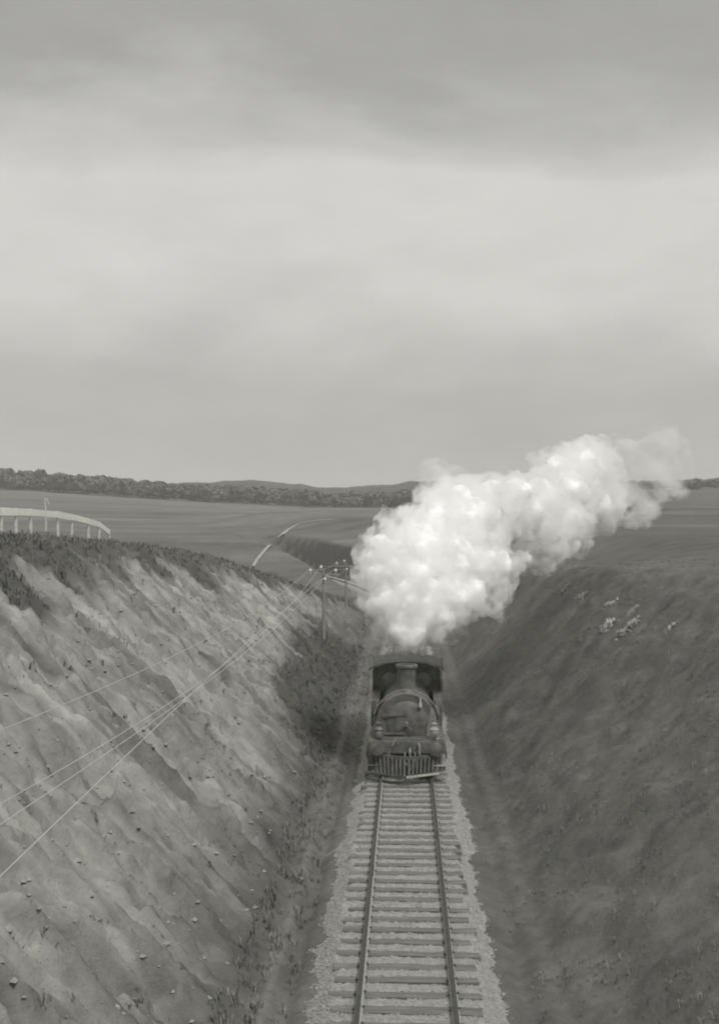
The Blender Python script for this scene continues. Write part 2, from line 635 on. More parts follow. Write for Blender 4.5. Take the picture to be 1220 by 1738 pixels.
SM = [sleeper_mesh(k) for k in range(7)]
ns = int((112 - SL0) / SPACING)
for k in range(ns):
    y = SL0 + k * SPACING + random.uniform(-.03, .03)
    o = bpy.data.objects.new('sleeper', random.choice(SM))
    o.parent = track
    o.location = Vector((float(xc(y)) + random.uniform(-.05, .05), y, float(zr(y)) - .142 + random.uniform(-.012, .008))) + off
    o.rotation_euler = (math.atan(-.02), random.uniform(-.006, .006), random.uniform(-.015, .015) + (math.pi if random.random() < .5 else 0) + (y > 86) * (y - 86) / 370)
    C.objects.link(o)

HEAD = [(-.036, 0), (-.034, -.034), (-.012, -.045), (-.010, -.118), (.010, -.118), (.012, -.045), (.034, -.034), (.036, 0), (.028, .004), (-.028, .004)]
FOOT = [(-.066, -.14), (.066, -.14), (.066, -.130), (.012, -.117), (-.012, -.117), (-.066, -.130)]


def sweep(name, sec, x0, m, parent, y0=-8, y1=200, step=2.0):
    yy = np.concatenate([np.arange(y0, 86, 8.0), np.arange(86, y1, step)])
    vs, fs = [], []
    k = len(sec)
    for i, y in enumerate(yy):
        cx_, tz = float(xc(y)), float(zr(y))
        dxy = float(xc(y + .5) - xc(y - .5))
        nn = math.hypot(1, dxy)
        wob = .006 * math.sin(y * .9) if y < 86 else 0
        for (a, b) in sec:
            s = x0 + a + wob
            vs.append((cx_ + s / nn + off.x, y - s * dxy / nn + off.y, tz + b + off.z))
        if i:
            for j in range(k):
                fs.append(((i - 1) * k + j, (i - 1) * k + (j + 1) % k, i * k + (j + 1) % k, i * k + j))
    o = np_mesh(name, vs, fs, m, parent, smooth=False)
    return o


for x0 in (-.752, .752):
    rl = sweep('rail', HEAD, x0, M['rail'], track)
    sweep('rail_foot', FOOT, x0, M['dusty_or_lit_iron'], rl)
    bm = NB()                                                # fishplates
    for y in (13.4, 25.6, 37.8):
        yj = y + (0 if x0 < 0 else 3.1)
        for sd in (-1, 1):
            box(bm, x0 + sd * .030 - .012 + off.x, x0 + sd * .030 + .012 + off.x, yj - .25 + off.y, yj + .25 + off.y, float(zr(yj)) - .108 + off.z, float(zr(yj)) - .042 + off.z)
    obj('fishplates', bm, M['rail'], rl)
bm = NB()                                                    # spikes
for k in range(ns):
    y = SL0 + k * SPACING
    if y > 46:
        break
    for x0 in (-.752, .752):
        for sd in (-1, 1):
            X0 = x0 + sd * .078 + off.x
            box(bm, X0 - .016, X0 + .016, y - .02 + sd * .05 + off.y, y + .02 + sd * .05 + off.y, float(zr(y)) - .15 + off.z, float(zr(y)) - .112 + off.z)
o = obj('rail_spikes', bm, M['rail'], track)
o['kind'] = 'stuff'

# ------------------------------------------------------------------ locomotive
LY = 34.3
loco = empty('steam_locomotive', (0, LY, float(zr(LY))), (math.atan(-.02), 0, 0))
tag(loco, 'dark steam locomotive coming up the cutting under a white plume', 'locomotive')


def lp(name, bm, m, parent=None, smooth=True, label=None):
    o = obj(name, bm, M[m], parent or loco, smooth)
    if label:
        o['label'] = label
    return o


SBZ, SBR = 1.42, .90
# pilot: a V of iron bars
bm = NB()
prism(bm, [(-1.08, .70), (0, .10), (1.08, .70), (1.08, .76), (0, .17), (-1.08, .76)], .60, .68, 'Z')
pilot = lp('pilot', bm, 'soot', smooth=False)
for sd in (-1, 1):
    for k in range(9):
        t = (k + .4) / 8.6
        bm = NB()
        tube(bm, [(sd * (.02 + 1.03 * t), .13 + .60 * t, .62), (sd * (.02 + .98 * t), -.02 + .62 * t, .14)], .046, 6)
        lp('bar', bm, 'soot', pilot)
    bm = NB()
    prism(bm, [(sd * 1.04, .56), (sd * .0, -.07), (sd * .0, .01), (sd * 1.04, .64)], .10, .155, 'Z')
    o = lp('lower_rail', bm, 'worn_or_lit_white' if sd > 0 else 'soot', pilot, False)  # right half coloured pale as sunlit, left half dark as shaded
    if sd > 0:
        o['label'] = 'lower rail of the pilot, coloured pale as if sunlit'
# buffer beam with buffers
bm = NB()
box(bm, -1.13, 1.13, .77, .90, .66, 1.02, .012)
beam = lp('buffer_beam', bm, 'paint', smooth=False)
for sd in (-1, 1):
    bm = NB()
    lathe(bm, [(.13, .77), (.13, .70), (.10, .64), (.09, .45)], (sd * .86, 0, .86), 'Y', 20)
    bf = lp('buffer', bm, 'soot')
    bm = NB()
    lathe(bm, [(.02, .375), (.14, .385), (.205, .41), (.205, .44), (.09, .46)], (sd * .86, 0, .86), 'Y', 24)
    lp('buffer_head', bm, 'soot', bf)
# coupling
bm = NB()
pts = []
for k in range(13):
    a = math.pi + math.pi * k / 12
    pts.append((.10 + .15 * math.cos(a), .52, .50 + .16 * math.sin(a)))
tube(bm, [(-.05, .58, .74)] + pts + [(.25, .58, .74)], .026, 8)
tube(bm, [(.10, .77, .80), (.10, .6, .80), (.10, .52, .74), (.10, .50, .62), (.10, .56, .56)], .036, 8)
tube(bm, [(.10, .50, .36), (.09, .44, .24)], .05, 8)
lp('coupling', bm, 'grey_or_lit_paint', label='pale hanging coupling loop')
for sx_, a in ((.36, 1), (-.52, 0)):
    bm = NB()
    if a:
        tube(bm, [(sx_, .80, .95), (sx_, .66, .98), (sx_ + .02, .58, .88), (sx_ + .03, .52, .55), (sx_ - .02, .48, .34), (sx_ - .09, .50, .30), (sx_ - .12, .55, .42)], .034, 8)
    else:
        tube(bm, [(-.33, .76, 1.1), (-.42, .70, .9), (-.52, .66, .70), (-.58, .60, .45), (-.62, .55, .2)], .022, 8)
    lp('brake_hose', bm, 'grey_or_lit_paint')
# steps
for sd in (-1, 1):
    bm = NB()
    for q in (.86, 1.10):
        box(bm, sd * q - .045, sd * q + .045, .66, .70, .12, .66)
    for zz in (.14, .34):
        box(bm, sd * .98 - .20, sd * .98 + .20, .50, .70, zz, zz + .025)
    lp('step', bm, 'dusty_or_lit_iron' if sd > 0 else 'soot', smooth=False)  # sunlit side put into the colour: right step pale, left dark
# platform and frames
bm = NB()
box(bm, -1.13, 1.13, .90, 5.75, 1.00, 1.045)
lp('running_board', bm, 'paint', smooth=False)
for sd in (-1, 1):
    bm = NB()
    box(bm, sd * .60 - .015, sd * .60 + .015, .9, 8.4, .40, .998)
    lp('frame', bm, 'soot', smooth=False)
    bm = NB()
    lathe(bm, [(.02, 1.02), (.24, 1.03), (.30, 1.06), (.30, 1.14), (.27, 1.15), (.27, 1.86), (.30, 1.87), (.30, 1.95), (.05, 1.97)], (sd * .92, 0, .60), 'Y', 26)
    lp('cylinder', bm, 'soot')
    bm = NB()                                                # wing plate sweeping from smokebox to beam
    pl = [(.74, 2.02), (.80, 1.90), (.86, 1.70), (.93, 1.50), (1.02, 1.30), (1.10, 1.15), (1.12, 1.05), (.60, 1.05), (.62, 1.30)]
    prism(bm, [(sd * a, b) for a, b in pl], 1.50, 1.535)
    lp('wing_plate', bm, 'grey_or_lit_paint' if sd > 0 else 'paint', smooth=False)  # right plate takes a paler colour to look lit, left stays dark
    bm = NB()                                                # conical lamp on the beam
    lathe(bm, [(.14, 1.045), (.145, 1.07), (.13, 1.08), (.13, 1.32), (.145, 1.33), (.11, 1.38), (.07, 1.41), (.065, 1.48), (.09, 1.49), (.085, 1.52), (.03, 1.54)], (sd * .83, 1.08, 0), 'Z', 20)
    lm = lp('lamp', bm, 'dusty_or_lit_iron' if sd > 0 else 'paint')  # right lamp coloured as lit, left lamp as shaded
    bm = NB()
    lathe(bm, [(.02, .885), (.085, .89), (.10, .90), (.10, .95)], (sd * .83, 0, 1.18), 'Y', 20)
    lp('lens', bm, 'lampglass', lm)
    for yy, rr in ((1.45, .42), (2.75, .62), (4.35, .62)):
        bm = NB()
        lathe(bm, [(rr - .11, -.06), (rr, -.065), (rr, .04), (rr + .03, .05), (rr + .03, .07), (rr - .11, .06)], (sd * .74 - (.0 if sd > 0 else 0), yy, rr), 'X', 30)
        for k in range(10):
            a = 2 * math.pi * k / 10
            tube(bm, [(sd * .74, yy, rr), (sd * .74, yy + (rr - .08) * math.cos(a), rr + (rr - .08) * math.sin(a))], .028, 6)
        lp('wheel', bm, 'soot')
    bm = NB()
    tube(bm, [(sd * .95, 1.95, .60), (sd * .95, 4.4, .50)], .05, 8)
    box(bm, sd * .95 - .03, sd * .95 + .03, 2.7, 4.4, .46, .58)
    lp('side_rod', bm, 'steel')
    bm = NB()                                                # side tank
    box(bm, sd * 1.0 - .14, sd * 1.0 + .14, 3.35, 5.72, 1.047, 1.86, .03)
    lp('side_tank', bm, 'paint')
# smokebox
bm = NB()
lathe(bm, [(.70, 1.56), (SBR - .01, 1.56), (SBR, 1.57), (SBR, 3.05), (.82, 3.06)], (0, 0, SBZ), 'Y', 56)
sb = lp('smokebox', bm, 'soot')
bm = NB()
lathe(bm, [(.845, 1.535), (.90, 1.525), (.935, 1.56), (.935, 1.64), (.90, 1.66)], (0, 0, SBZ), 'Y', 56)
lp('smokebox_rim', bm, 'paint')
bm = NB()                                                    # rivets round the smokebox front and along the beam
for k in range(44):
    a = 2 * math.pi * k / 44
    lathe(bm, [(.02, 1.522), (.018, 1.512), (.003, 1.506)], (.80 * math.cos(a), .032, SBZ + .80 * math.sin(a)), 'Y', 6)
for k in range(17):
    for zz in (.71, .97):
        lathe(bm, [(.018, .768), (.016, .758), (.003, .753)], (-1.04 + .13 * k, 0, zz), 'Y', 6)
o = lp('rivets', bm, 'grey_or_lit_paint')
o['kind'] = 'stuff'
for sd in (-1, 1):                                           # pipes along the boiler
    bm = NB()
    tube(bm, [(sd * .86, 1.7, SBZ + .42), (sd * .93, 2.2, SBZ + .40), (sd * .93, 5.7, SBZ + .40)], .03, 8)
    tube(bm, [(sd * .62, 1.62, SBZ + .68), (sd * .80, 1.75, SBZ + .56), (sd * .96, 1.85, SBZ + .2), (sd * .98, 1.8, 1.06)], .045, 8)
    lp('steam_pipe', bm, 'soot')
bm = NB()
lathe(bm, [(.02, 1.42), (.25, 1.43), (.50, 1.47), (.68, 1.53), (.71, 1.555)], (0, 0, SBZ), 'Y', 48)
door = lp('smokebox_door', bm, 'soot')
bm = NB()
lathe(bm, [(.05, 1.30), (.055, 1.40), (.09, 1.43)], (0, 0, SBZ), 'Y', 16)
tube(bm, [(0, 1.33, SBZ), (.20, 1.33, SBZ - .22)], .02, 6)
tube(bm, [(0, 1.35, SBZ), (-.26, 1.35, SBZ - .12)], .02, 6)
lp('door_handle', bm, 'paint', door)
for zz in (-.28, .28):
    bm = NB()
    box(bm, -.72, -.02, 1.415, 1.445, SBZ + zz - .035, SBZ + zz + .035)
    lp('door_strap', bm, 'soot', door, False)
bm = NB()                                                    # lamp iron on the smokebox front, right of the top
box(bm, .40, .44, 1.44, 1.50, SBZ + .52, SBZ + .80)
box(bm, .37, .47, 1.40, 1.44, SBZ + .52, SBZ + .64)
lp('lamp_bracket', bm, 'worn_or_lit_white', smooth=False)
bm = NB()                                                    # handrail arched over the smokebox front
tube(bm, [(1.02 * math.cos(a), 1.60, SBZ + 1.02 * math.sin(a)) for a in np.linspace(R(15), R(165), 30)], .016, 8)
for sd in (-1, 1):
    tube(bm, [(sd * 1.02 * math.cos(R(15)), 1.60, SBZ + 1.02 * math.sin(R(15))), (sd * 1.02 * math.cos(R(15)), 5.6, SBZ + 1.02 * math.sin(R(15)))], .016, 8)
lp('handrail', bm, 'grey_or_lit_paint')
# boiler, bands, dome, chimney
bm = NB()
lathe(bm, [(.82, 3.0), (.82, 5.76)], (0, 0, SBZ), 'Y', 48)
lp('boiler', bm, 'paint')
for yy in (3.3, 4.3, 5.3):
    bm = NB()
    lathe(bm, [(.822, yy), (.832, yy + .003), (.832, yy + .057), (.822, yy + .06)], (0, 0, SBZ), 'Y', 48)
    lp('boiler_band', bm, 'grey_or_lit_paint')
bm = NB()
lathe(bm, [(.46, 2.20), (.40, 2.26), (.325, 2.34), (.285, 2.46), (.275, 2.60), (.285, 2.95), (.30, 3.02), (.34, 3.05), (.35, 3.10), (.33, 3.14), (.29, 3.15), (.25, 3.13), (.24, 2.8)], (0, 2.32, 0), 'Z', 36)
lp('chimney', bm, 'paint')
bm = NB()
lathe(bm, [(.42, 2.12), (.36, 2.22), (.33, 2.32), (.33, 2.60), (.29, 2.72), (.20, 2.80), (.02, 2.83)], (0, 4.2, 0), 'Z', 32)
lp('dome', bm, 'paint')
bm = NB()
for sd in (-1, 1):
    lathe(bm, [(.05, 2.2), (.045, 2.62), (.07, 2.64), (.07, 2.72), (.02, 2.74)], (sd * .1, 5.2, 0), 'Z', 14)
lp('safety_valve', bm, 'steel')
# cab
CY = 5.78
arc = [(1.15 * math.cos(a), 2.52 + .26 * math.sin(a)) for a in np.linspace(0, math.pi, 15)]
bm = NB()
prism(bm, [(-1.15, 1.047), (-1.15, 2.52)] + [p for p in arc[::-1]][1:-1] + [(1.15, 2.52), (1.15, 1.047)], CY, CY + .04)
cab = lp('cab', bm, 'paint', smooth=False)
for sd in (-1, 1):
    bm = NB()
    lathe(bm, [(.23, CY - .04), (.255, CY - .03), (.255, CY - .002), (.23, CY - .002)], (sd * .56, 0, 2.20), 'Y', 26)
    win = lp('cab_window', bm, 'grey_or_lit_paint', cab)
    bm = NB()
    lathe(bm, [(.01, CY - .012), (.228, CY - .012)], (sd * .56, 0, 2.20), 'Y', 26)
    lp('pane', bm, 'lampglass', win)
    bm = NB()
    box(bm, sd * 1.135 - .015, sd * 1.135 + .015, CY + .042, 8.4, 1.0, 1.75)
    box(bm, sd * 1.135 - .015, sd * 1.135 + .015, CY + .042, CY + .5, 1.75, 2.52)
    box(bm, sd * 1.135 - .015, sd * 1.135 + .015, 7.6, 8.4, 1.75, 2.52)
    lp('cab_side', bm, 'paint', cab, False)
    bm = NB()                                                # bright handrail pillar at the corner of the cab
    tube(bm, [(sd * 1.19, CY - .08, 1.45), (sd * 1.19, CY - .08, 2.95)], .02, 8)
    tube(bm, [(sd * 1.19, CY - .08, 1.80), (sd * 1.19, CY - .08, 1.86), (sd * 1.19, CY - .08, 2.18), (sd * 1.19, CY - .08, 2.26)], [.02, .055, .055, .02], 10)
    o = lp('handrail_pillar', bm, 'insulator' if sd < 0 else 'grey_or_lit_paint')
    if sd < 0:
        o['label'] = 'bright white handrail pillar at the cab corner'
bm = NB()
ro = [(1.28 * math.cos(a), 2.53 + .30 * math.sin(a)) for a in np.linspace(0, math.pi, 21)]
ri = [(1.26 * math.cos(a), 2.50 + .30 * math.sin(a)) for a in np.linspace(math.pi, 0, 21)]
prism(bm, ro + ri, 5.66, 8.5)
roof = lp('roof', bm, 'soot')
bm = NB()
tube(bm, [(1.285 * math.cos(a), 5.65, 2.525 + .305 * math.sin(a)) for a in np.linspace(0, math.pi, 21)], .022, 6)
lp('roof_edge', bm, 'dusty_or_lit_iron', roof)
bm = NB()
box(bm, -1.12, 1.12, 8.42, 9.9, .9, 2.1, .03)
lp('bunker', bm, 'paint')
bm = NB()
box(bm, -.56, .56, .95, 8.3, .45, .95)
lp('ashpan', bm, 'soot', smooth=False)

# ------------------------------------------------------------------ steam
PUFFS = [(690, 1104, 13, 36.7), (694, 1090, 22, 36.9), (700, 1072, 34, 37.3), (676, 1062, 34, 37.6), (725, 1062, 40, 37.8), (750, 1052, 36, 38),
         (655, 1025, 42, 38), (700, 1020, 60, 38.2), (760, 1020, 52, 38.6), (795, 1012, 40, 39), (640, 985, 40, 38.4), (625, 945, 26, 38.6), (645, 930, 32, 38.6),
         (690, 960, 66, 39), (760, 960, 72, 39.6), (810, 965, 52, 40), (700, 920, 52, 39.6), (845, 960, 34, 40.6), (630, 922, 20, 38.8),
         (740, 890, 50, 40.6), (800, 890, 60, 41.4), (770, 855, 40, 42), (815, 850, 38, 43), (838, 910, 30, 41.5), (735, 862, 30, 41.6),
         (850, 870, 42, 44), (895, 880, 50, 46), (920, 905, 46, 47), (915, 845, 46, 47.5), (900, 925, 38, 46.4), (935, 918, 36, 48), (888, 948, 20, 45.4), (868, 900, 30, 44.6), (872, 842, 36, 45), (836, 836, 30, 43.4), (975, 908, 24, 50), (960, 890, 44, 49),
         (960, 840, 54, 50), (945, 800, 36, 51), (990, 800, 48, 52), (1000, 855, 46, 52), (1010, 772, 30, 54), (1034, 800, 26, 55), (1030, 850, 27, 54), (1022, 885, 22, 53)]


def plume_mesh(name, puffs, grow, voxel, amps, m, parent, seed=0, smooth=True, one=False):
    bm = NB()
    for px, py, rp, Yd in puffs:
        p = at(px, py, Yd)
        r_ = rp / F * Yd * grow
        mat_ = Matrix.Translation(p) @ Matrix.Diagonal((r_, r_ * 1.15, r_, 1))
        bmesh.ops.create_icosphere(bm, subdivisions=3, radius=1, matrix=mat_)
    me = bpy.data.meshes.new(name)
    bm.to_mesh(me)
    bm.free()
    o = bpy.data.objects.new(name, me)
    C.objects.link(o)

    def remesh(vx):
        old = o.data
        md = o.modifiers.new('r', 'REMESH')
        md.mode = 'VOXEL'
        md.voxel_size = vx
        dg = bpy.context.evaluated_depsgraph_get()
        new = bpy.data.meshes.new_from_object(o.evaluated_get(dg))
        o.modifiers.clear()
        o.data = new
        bpy.data.meshes.remove(old)
        # keep only the outermost shell: drop closed pockets inside the cloud
        bm_ = NB()
        bm_.from_mesh(new)
        bm_.verts.ensure_lookup_table()
        seen, best = set(), []
        for v0 in bm_.verts:
            if v0.index in seen:
                continue
            stack, isl = [v0], []
            seen.add(v0.index)
            while stack:
                q_ = stack.pop()
                isl.append(q_)
                for e_ in q_.link_edges:
                    n_ = e_.other_vert(q_)
                    if n_.index not in seen:
                        seen.add(n_.index)
                        stack.append(n_)
            best.append(isl)
        if one:
            big_ = max(len(i_) for i_ in best)
            keep_ = {v_ for i_ in best if len(i_) > .12 * big_ for v_ in i_}
            bmesh.ops.delete(bm_, geom=[v_ for v_ in bm_.verts if v_ not in keep_], context='VERTS')
        bm_.to_mesh(new)
        bm_.free()
        return new

    me2 = remesh(voxel)
    me2.name = name
    nv = len(me2.vertices)
    for ai, (sc_, am, pw) in enumerate(amps):
        if ai == 2:                                           # heal the folds the large billows made
            me2 = remesh(voxel)
            me2.name = name
            nv = len(me2.vertices)
        co = np.empty(nv * 3, np.float32)
        no = np.empty(nv * 3, np.float32)
        me2.vertices.foreach_get('co', co)
        me2.vertices.foreach_get('normal', no)
        co, no = co.reshape(-1, 3).astype(float), no.reshape(-1, 3)
        q = np.abs(vn3(co * sc_, seed + pw) * 2 - 1)          # billows: rounded lumps with sharp creases between
        co = co + no * ((q - .35) * am)[:, None]
        me2.vertices.foreach_set('co', co.astype(np.float32).ravel())
        me2.update()
    me2.polygons.foreach_set('use_smooth', np.full(len(me2.polygons), smooth))
    me2.materials.clear()
    me2.materials.append(m)
    if parent is not None:
        o.parent = parent
    return o


ms = bpy.data.materials.new('steam_body')
ms.use_nodes = True
b = ms.node_tree.nodes['Principled BSDF']
b.inputs['Base Color'].default_value = (.90, .895, .885, 1)
b.inputs['Roughness'].default_value = 1
b.inputs['Specular IOR Level'].default_value = 0
b.inputs['Subsurface Weight'].default_value = 1
b.inputs['Subsurface Radius'].default_value = (1, 1, 1)
b.inputs['Subsurface Scale'].default_value = .55


def steam_volume(name, dens, scale, lo, hi):
    m = bpy.data.materials.new(name)
    m.use_nodes = True
    t = m.node_tree
    t.nodes.clear()
    oo = N(t, 'ShaderNodeOutputMaterial')
    pv = N(t, 'ShaderNodeVolumePrincipled')
    pv.inputs['Color'].default_value = (.98, .978, .97, 1)
    pv.inputs['Anisotropy'].default_value = .1
    tcn = N(t, 'ShaderNodeTexCoord')
    nz = N(t, 'ShaderNodeTexNoise')
    nz.inputs['Scale'].default_value = scale
    nz.inputs['Detail'].default_value = 4
    nz.inputs['Roughness'].default_value = .6
    nz.inputs['Distortion'].default_value = .6
    t.links.new(tcn.outputs['Object'], nz.inputs['Vector'])
    mr = N(t, 'ShaderNodeMapRange')
    mr.inputs[1].default_value, mr.inputs[2].default_value = lo, hi
    mr.inputs[3].default_value, mr.inputs[4].default_value = 0, dens
    t.links.new(nz.outputs['Fac'], mr.inputs[0])
    t.links.new(mr.outputs[0], pv.inputs['Density'])
    t.links.new(pv.outputs[0], oo.inputs['Volume'])
    return m


plume = plume_mesh('steam_plume', PUFFS[2:], .76, .065, [(1.0, .30, 0), (2.2, .16, 1), (4.6, .08, 2), (9.0, .04, 3)], ms, None, one=True)
tag(plume, 'thick white plume of steam billowing from the chimney towards the right', 'steam')
mv = steam_volume('steam_fringe', 4.6, 1.9, .44, .64)
plume_mesh('steam_fringe', PUFFS, 1.24, .11, [(.8, .5, 5), (1.9, .4, 6), (4.0, .24, 7)], mv, plume, 3)
mw_ = steam_volume('steam_wisp', 1.7, .8, .47, .66)
WISP = [(1090, 800, 50, 57), (1130, 790, 42, 58), (1120, 750, 30, 58), (1145, 800, 26, 59), (1095, 850, 30, 56), (1080, 870, 24, 55), (1110, 830, 36, 57), (1060, 780, 40, 57), (1050, 860, 34, 55)]
plume_mesh('steam_wisp', WISP, 1.1, .25, [(.6, .8, 8), (1.5, .4, 9)], mw_, plume, 5)
mw2 = steam_volume('steam_shred', 2.0, 2.2, .42, .7)
plume_mesh('steam_wisp', [(745, 815, 28, 43), (730, 835, 26, 42.5), (775, 820, 24, 43.5), (715, 845, 16, 42)], 1.1, .2, [(.8, .6, 4), (2, .3, 6)], mw2, plume, 9)
leak = plume_mesh('steam_leak', [(612, 1088, 13, 39), (625, 1090, 17, 39), (640, 1085, 16, 38.8), (645, 1068, 14, 38.6), (622, 1070, 12, 39), (650, 1100, 9, 38.5)],
                  1.1, .1, [(1.5, .3, 2), (3.5, .15, 3)], steam_volume('leak_steam', 1.6, 2.6, .40, .72), None, 12)
tag(leak, 'small thin puff of grey steam leaking beside the cab roof', 'steam')

# ------------------------------------------------------------------ telegraph line
def telegraph_pole(base, height, arm_w, heights, label, yaw=0.0):
    t = empty('telegraph_pole', base, (0, 0, yaw))
    tag(t, label, 'telegraph pole', 'telegraph poles beside the track')
    bm = NB()
    tube(bm, [(0, 0, -.4), (.01, 0, height * .5), (0, 0, height)], [.10, .085, .07], 10)
    lathe(bm, [(.08, height), (.02, height + .06)], (0, 0, 0), 'Z', 10)
    obj('shaft', bm, M['pole'], t, True)
    bm = NB()
    box(bm, -arm_w, arm_w, -.13, -.07, height - .30, height - .20)
    obj('crossarm', bm, M['pole'], t)
    for (ix, iz) in heights:
        bm = NB()
        lathe(bm, [(.015, -.14), (.02, -.02), (.05, 0), (.075, .02), (.075, .07), (.05, .12), (.02, .14)], (0, 0, 0), 'Z', 14)
        obj('insulator', bm, M['insulator'], t, True, loc=(ix, -.10, iz))
    return t


B1 = hit(549, 1085, 40, 90)
H1 = at(550, 967, B1.y).z - B1.z
INS = [(-.70, H1 - .08), (-.12, H1 + .10), (.08, H1 - .55), (.66, H1 - .08)]
telegraph_pole(B1, H1, .85, INS, 'nearer telegraph pole with white insulators, standing on the earth bank')
B2 = hit(587, 1030, 60, 140)
H2 = at(587, 955, B2.y).z - B2.z
INS2 = [(-.70, H2 - .08), (-.12, H2 + .10), (.08, H2 - .55), (.66, H2 - .08)]
telegraph_pole(B2, H2, .85, INS2, 'farther telegraph pole standing close beside the left edge of the steam')
B0 = Vector((-6.0, -2.0, ground(-6.0, -2)))
H0 = 5.6 - B0.z
INS0 = [(-.75, H0 - .08), (-.12, H0 + .10), (.08, H0 - .55), (.66, H0 - .08)]
TARG = [(0, 1240, 235, 1145), (0, 1365, 300, 1190), (0, 1400, 300, 1202), (50, 1440, 330, 1185)]
wl = ['highest of the four wires crossing in front of the earth bank', 'second wire from the top, close above its neighbour, over the earth bank',
      'third wire from the top, close under its neighbour, over the earth bank', 'lowest of the four wires crossing in front of the earth bank']
for k in range(4):
    a1 = B1 + Vector((INS[k][0], -.1, INS[k][1] + .14))
    a2 = B2 + Vector((INS2[k][0], -.1, INS2[k][1] + .14))
    # the near span passes through the line of sight seen at the edge of the frame
    xk = (-5.75, -5.3, -5.15, -4.85)[k]
    v = ray(TARG[k][0], TARG[k][1])
    p0 = CAM + v * (xk / v.x)
    v2 = ray(TARG[k][2], TARG[k][3])
    x2 = xk + (a1.x - xk) * .35
    p1 = CAM + v2 * (x2 / v2.x)
    co = np.polyfit([p0.y, p1.y, a1.y], [p0.z, p1.z, a1.z], 2)
    cx2 = np.polyfit([p0.y, a1.y], [p0.x, a1.x], 1)
    pts = [(float(np.polyval(cx2, y)), y, float(np.polyval(co, y))) for y in np.linspace(-2, a1.y, 50)]
    nsp = 12
    for q in range(1, nsp + 1):
        t = q / nsp
        p = a1.lerp(a2, t)
        pts.append((p.x, p.y, p.z - .5 * 4 * t * (1 - t) * .5))
    bm = NB()
    tube(bm, pts, .0075, 5)
    o = obj('telegraph_wire', bm, M['wire'], None, True)
    tag(o, wl[k], 'wire', 'telegraph wires')

# ------------------------------------------------------------------ white fence on the left skyline
FP = [(-40, 40), (-20, 42.5), (2, 44.5), (27, 46), (52, 48), (98, 52), (122, 55), (150, 58), (168, 61), (185, 64)]
TOPY = [862, 862, 862, 863, 864, 868, 873, 880, 886, 899]
fence = None
prev = None
for (px, Yd), ty in zip(FP, TOPY):
    p = at(px, ty, Yd)
    gz_ = ground(p.x, p.y)
    if fence is None:
        fence = empty('rail_fence', (p.x, p.y, gz_))
        tag(fence, 'white topped post and rail fence above the earth bank', 'fence')
        fo = Vector(fence.location)
    bm = NB()
    hgt = max(p.z - gz_, .5)
    tube(bm, [(0, 0, -.5), (.02, 0, hgt * .5), (random.uniform(-.03, .03), 0, hgt + .02)], [.08, .07, .065], 8)
    obj('post', bm, M['post'], fence, True, loc=Vector((p.x, p.y, gz_)) - fo)
    if prev is not None:
        bm = NB()
        a, c = Vector(prev) - fo, Vector(p) - fo
        d = (c - a)
        sdir = Vector((d.y, -d.x, 0)).normalized() * .02
        hh = .14
        gap = d.normalized() * .02
        off2 = -Vector((0, .085, 0)) + Vector((.07, 0, 0))
        vs = []
        for q in (a + gap, c - gap):
            for e in (-1, 1):
                for z_ in (-hh * 2, 0):
                    vs.append(bm.verts.new(q + sdir * e + off2 + Vector((0, 0, z_ + random.uniform(-.012, .012)))))
        for f in ((0, 1, 3, 2), (4, 5, 7, 6), (0, 1, 5, 4), (2, 3, 7, 6), (0, 2, 6, 4), (1, 3, 7, 5)):
            bm.faces.new([vs[i] for i in f])
        obj('top_board', bm, M['board'], fence)
    prev = p
p = at(78, 905, 49)
gz_ = ground(p.x, p.y)
tp = at(77, 846, 49)
st = empty('forked_stake', (p.x, p.y, gz_))
tag(st, 'tall thin forked stake rising above the white fence', 'stake')
bm = NB()
hh = tp.z - gz_
tube(bm, [(0, 0, -.3), (.02, 0, hh * .6), (-.03, 0, hh)], [.045, .04, .028], 8)
obj('shaft', bm, M['post'], st, True)
bm = NB()
tube(bm, [(-.03, 0, hh), (.06, 0, hh - .03), (.16, 0, hh - .26)], [.028, .024, .02], 8)
obj('fork', bm, M['post'], st, True)

# ------------------------------------------------------------------ pale dirt path on the far rise
PP = [(430, 962), (437, 950), (452, 932), (470, 915), (490, 899), (505, 891), (522, 886.5), (545, 883.5), (568, 882)]
runs, prev = [], None
for (ax_, ay_), (bx_, by_) in zip(PP, PP[1:]):
    for k in range(14):
        q = hit(ax_ + (bx_ - ax_) * k / 14, ay_ + (by_ - ay_) * k / 14, 131, 900)
        if prev is None or abs(q.y - prev.y) > 14:            # the far side of the crest starts a new length
            runs.append([])
        runs[-1].append(q)
        prev = q
vs, fs = [], []
for dense in runs:
    if len(dense) < 2:
        continue
    k0 = len(vs)
    for i, q in enumerate(dense):
        d = dense[min(i + 3, len(dense) - 1)] - dense[max(i - 3, 0)]
        s = Vector((d.y, -d.x, 0)).normalized() * (.22 + max(0, q.y - 160) * .0022)
        for e in (-1, 0, 1):
            x_, y_ = q.x + s.x * e, q.y + s.y * e
            vs.append((x_, y_, ground(x_, y_) + .12))
        if i:
            k = k0 + (i - 1) * 3
            fs += [(k, k + 1, k + 4, k + 3), (k + 1, k + 2, k + 5, k + 4)]
o = np_mesh('footpath', vs, fs, M['path'])
o['kind'] = 'structure'


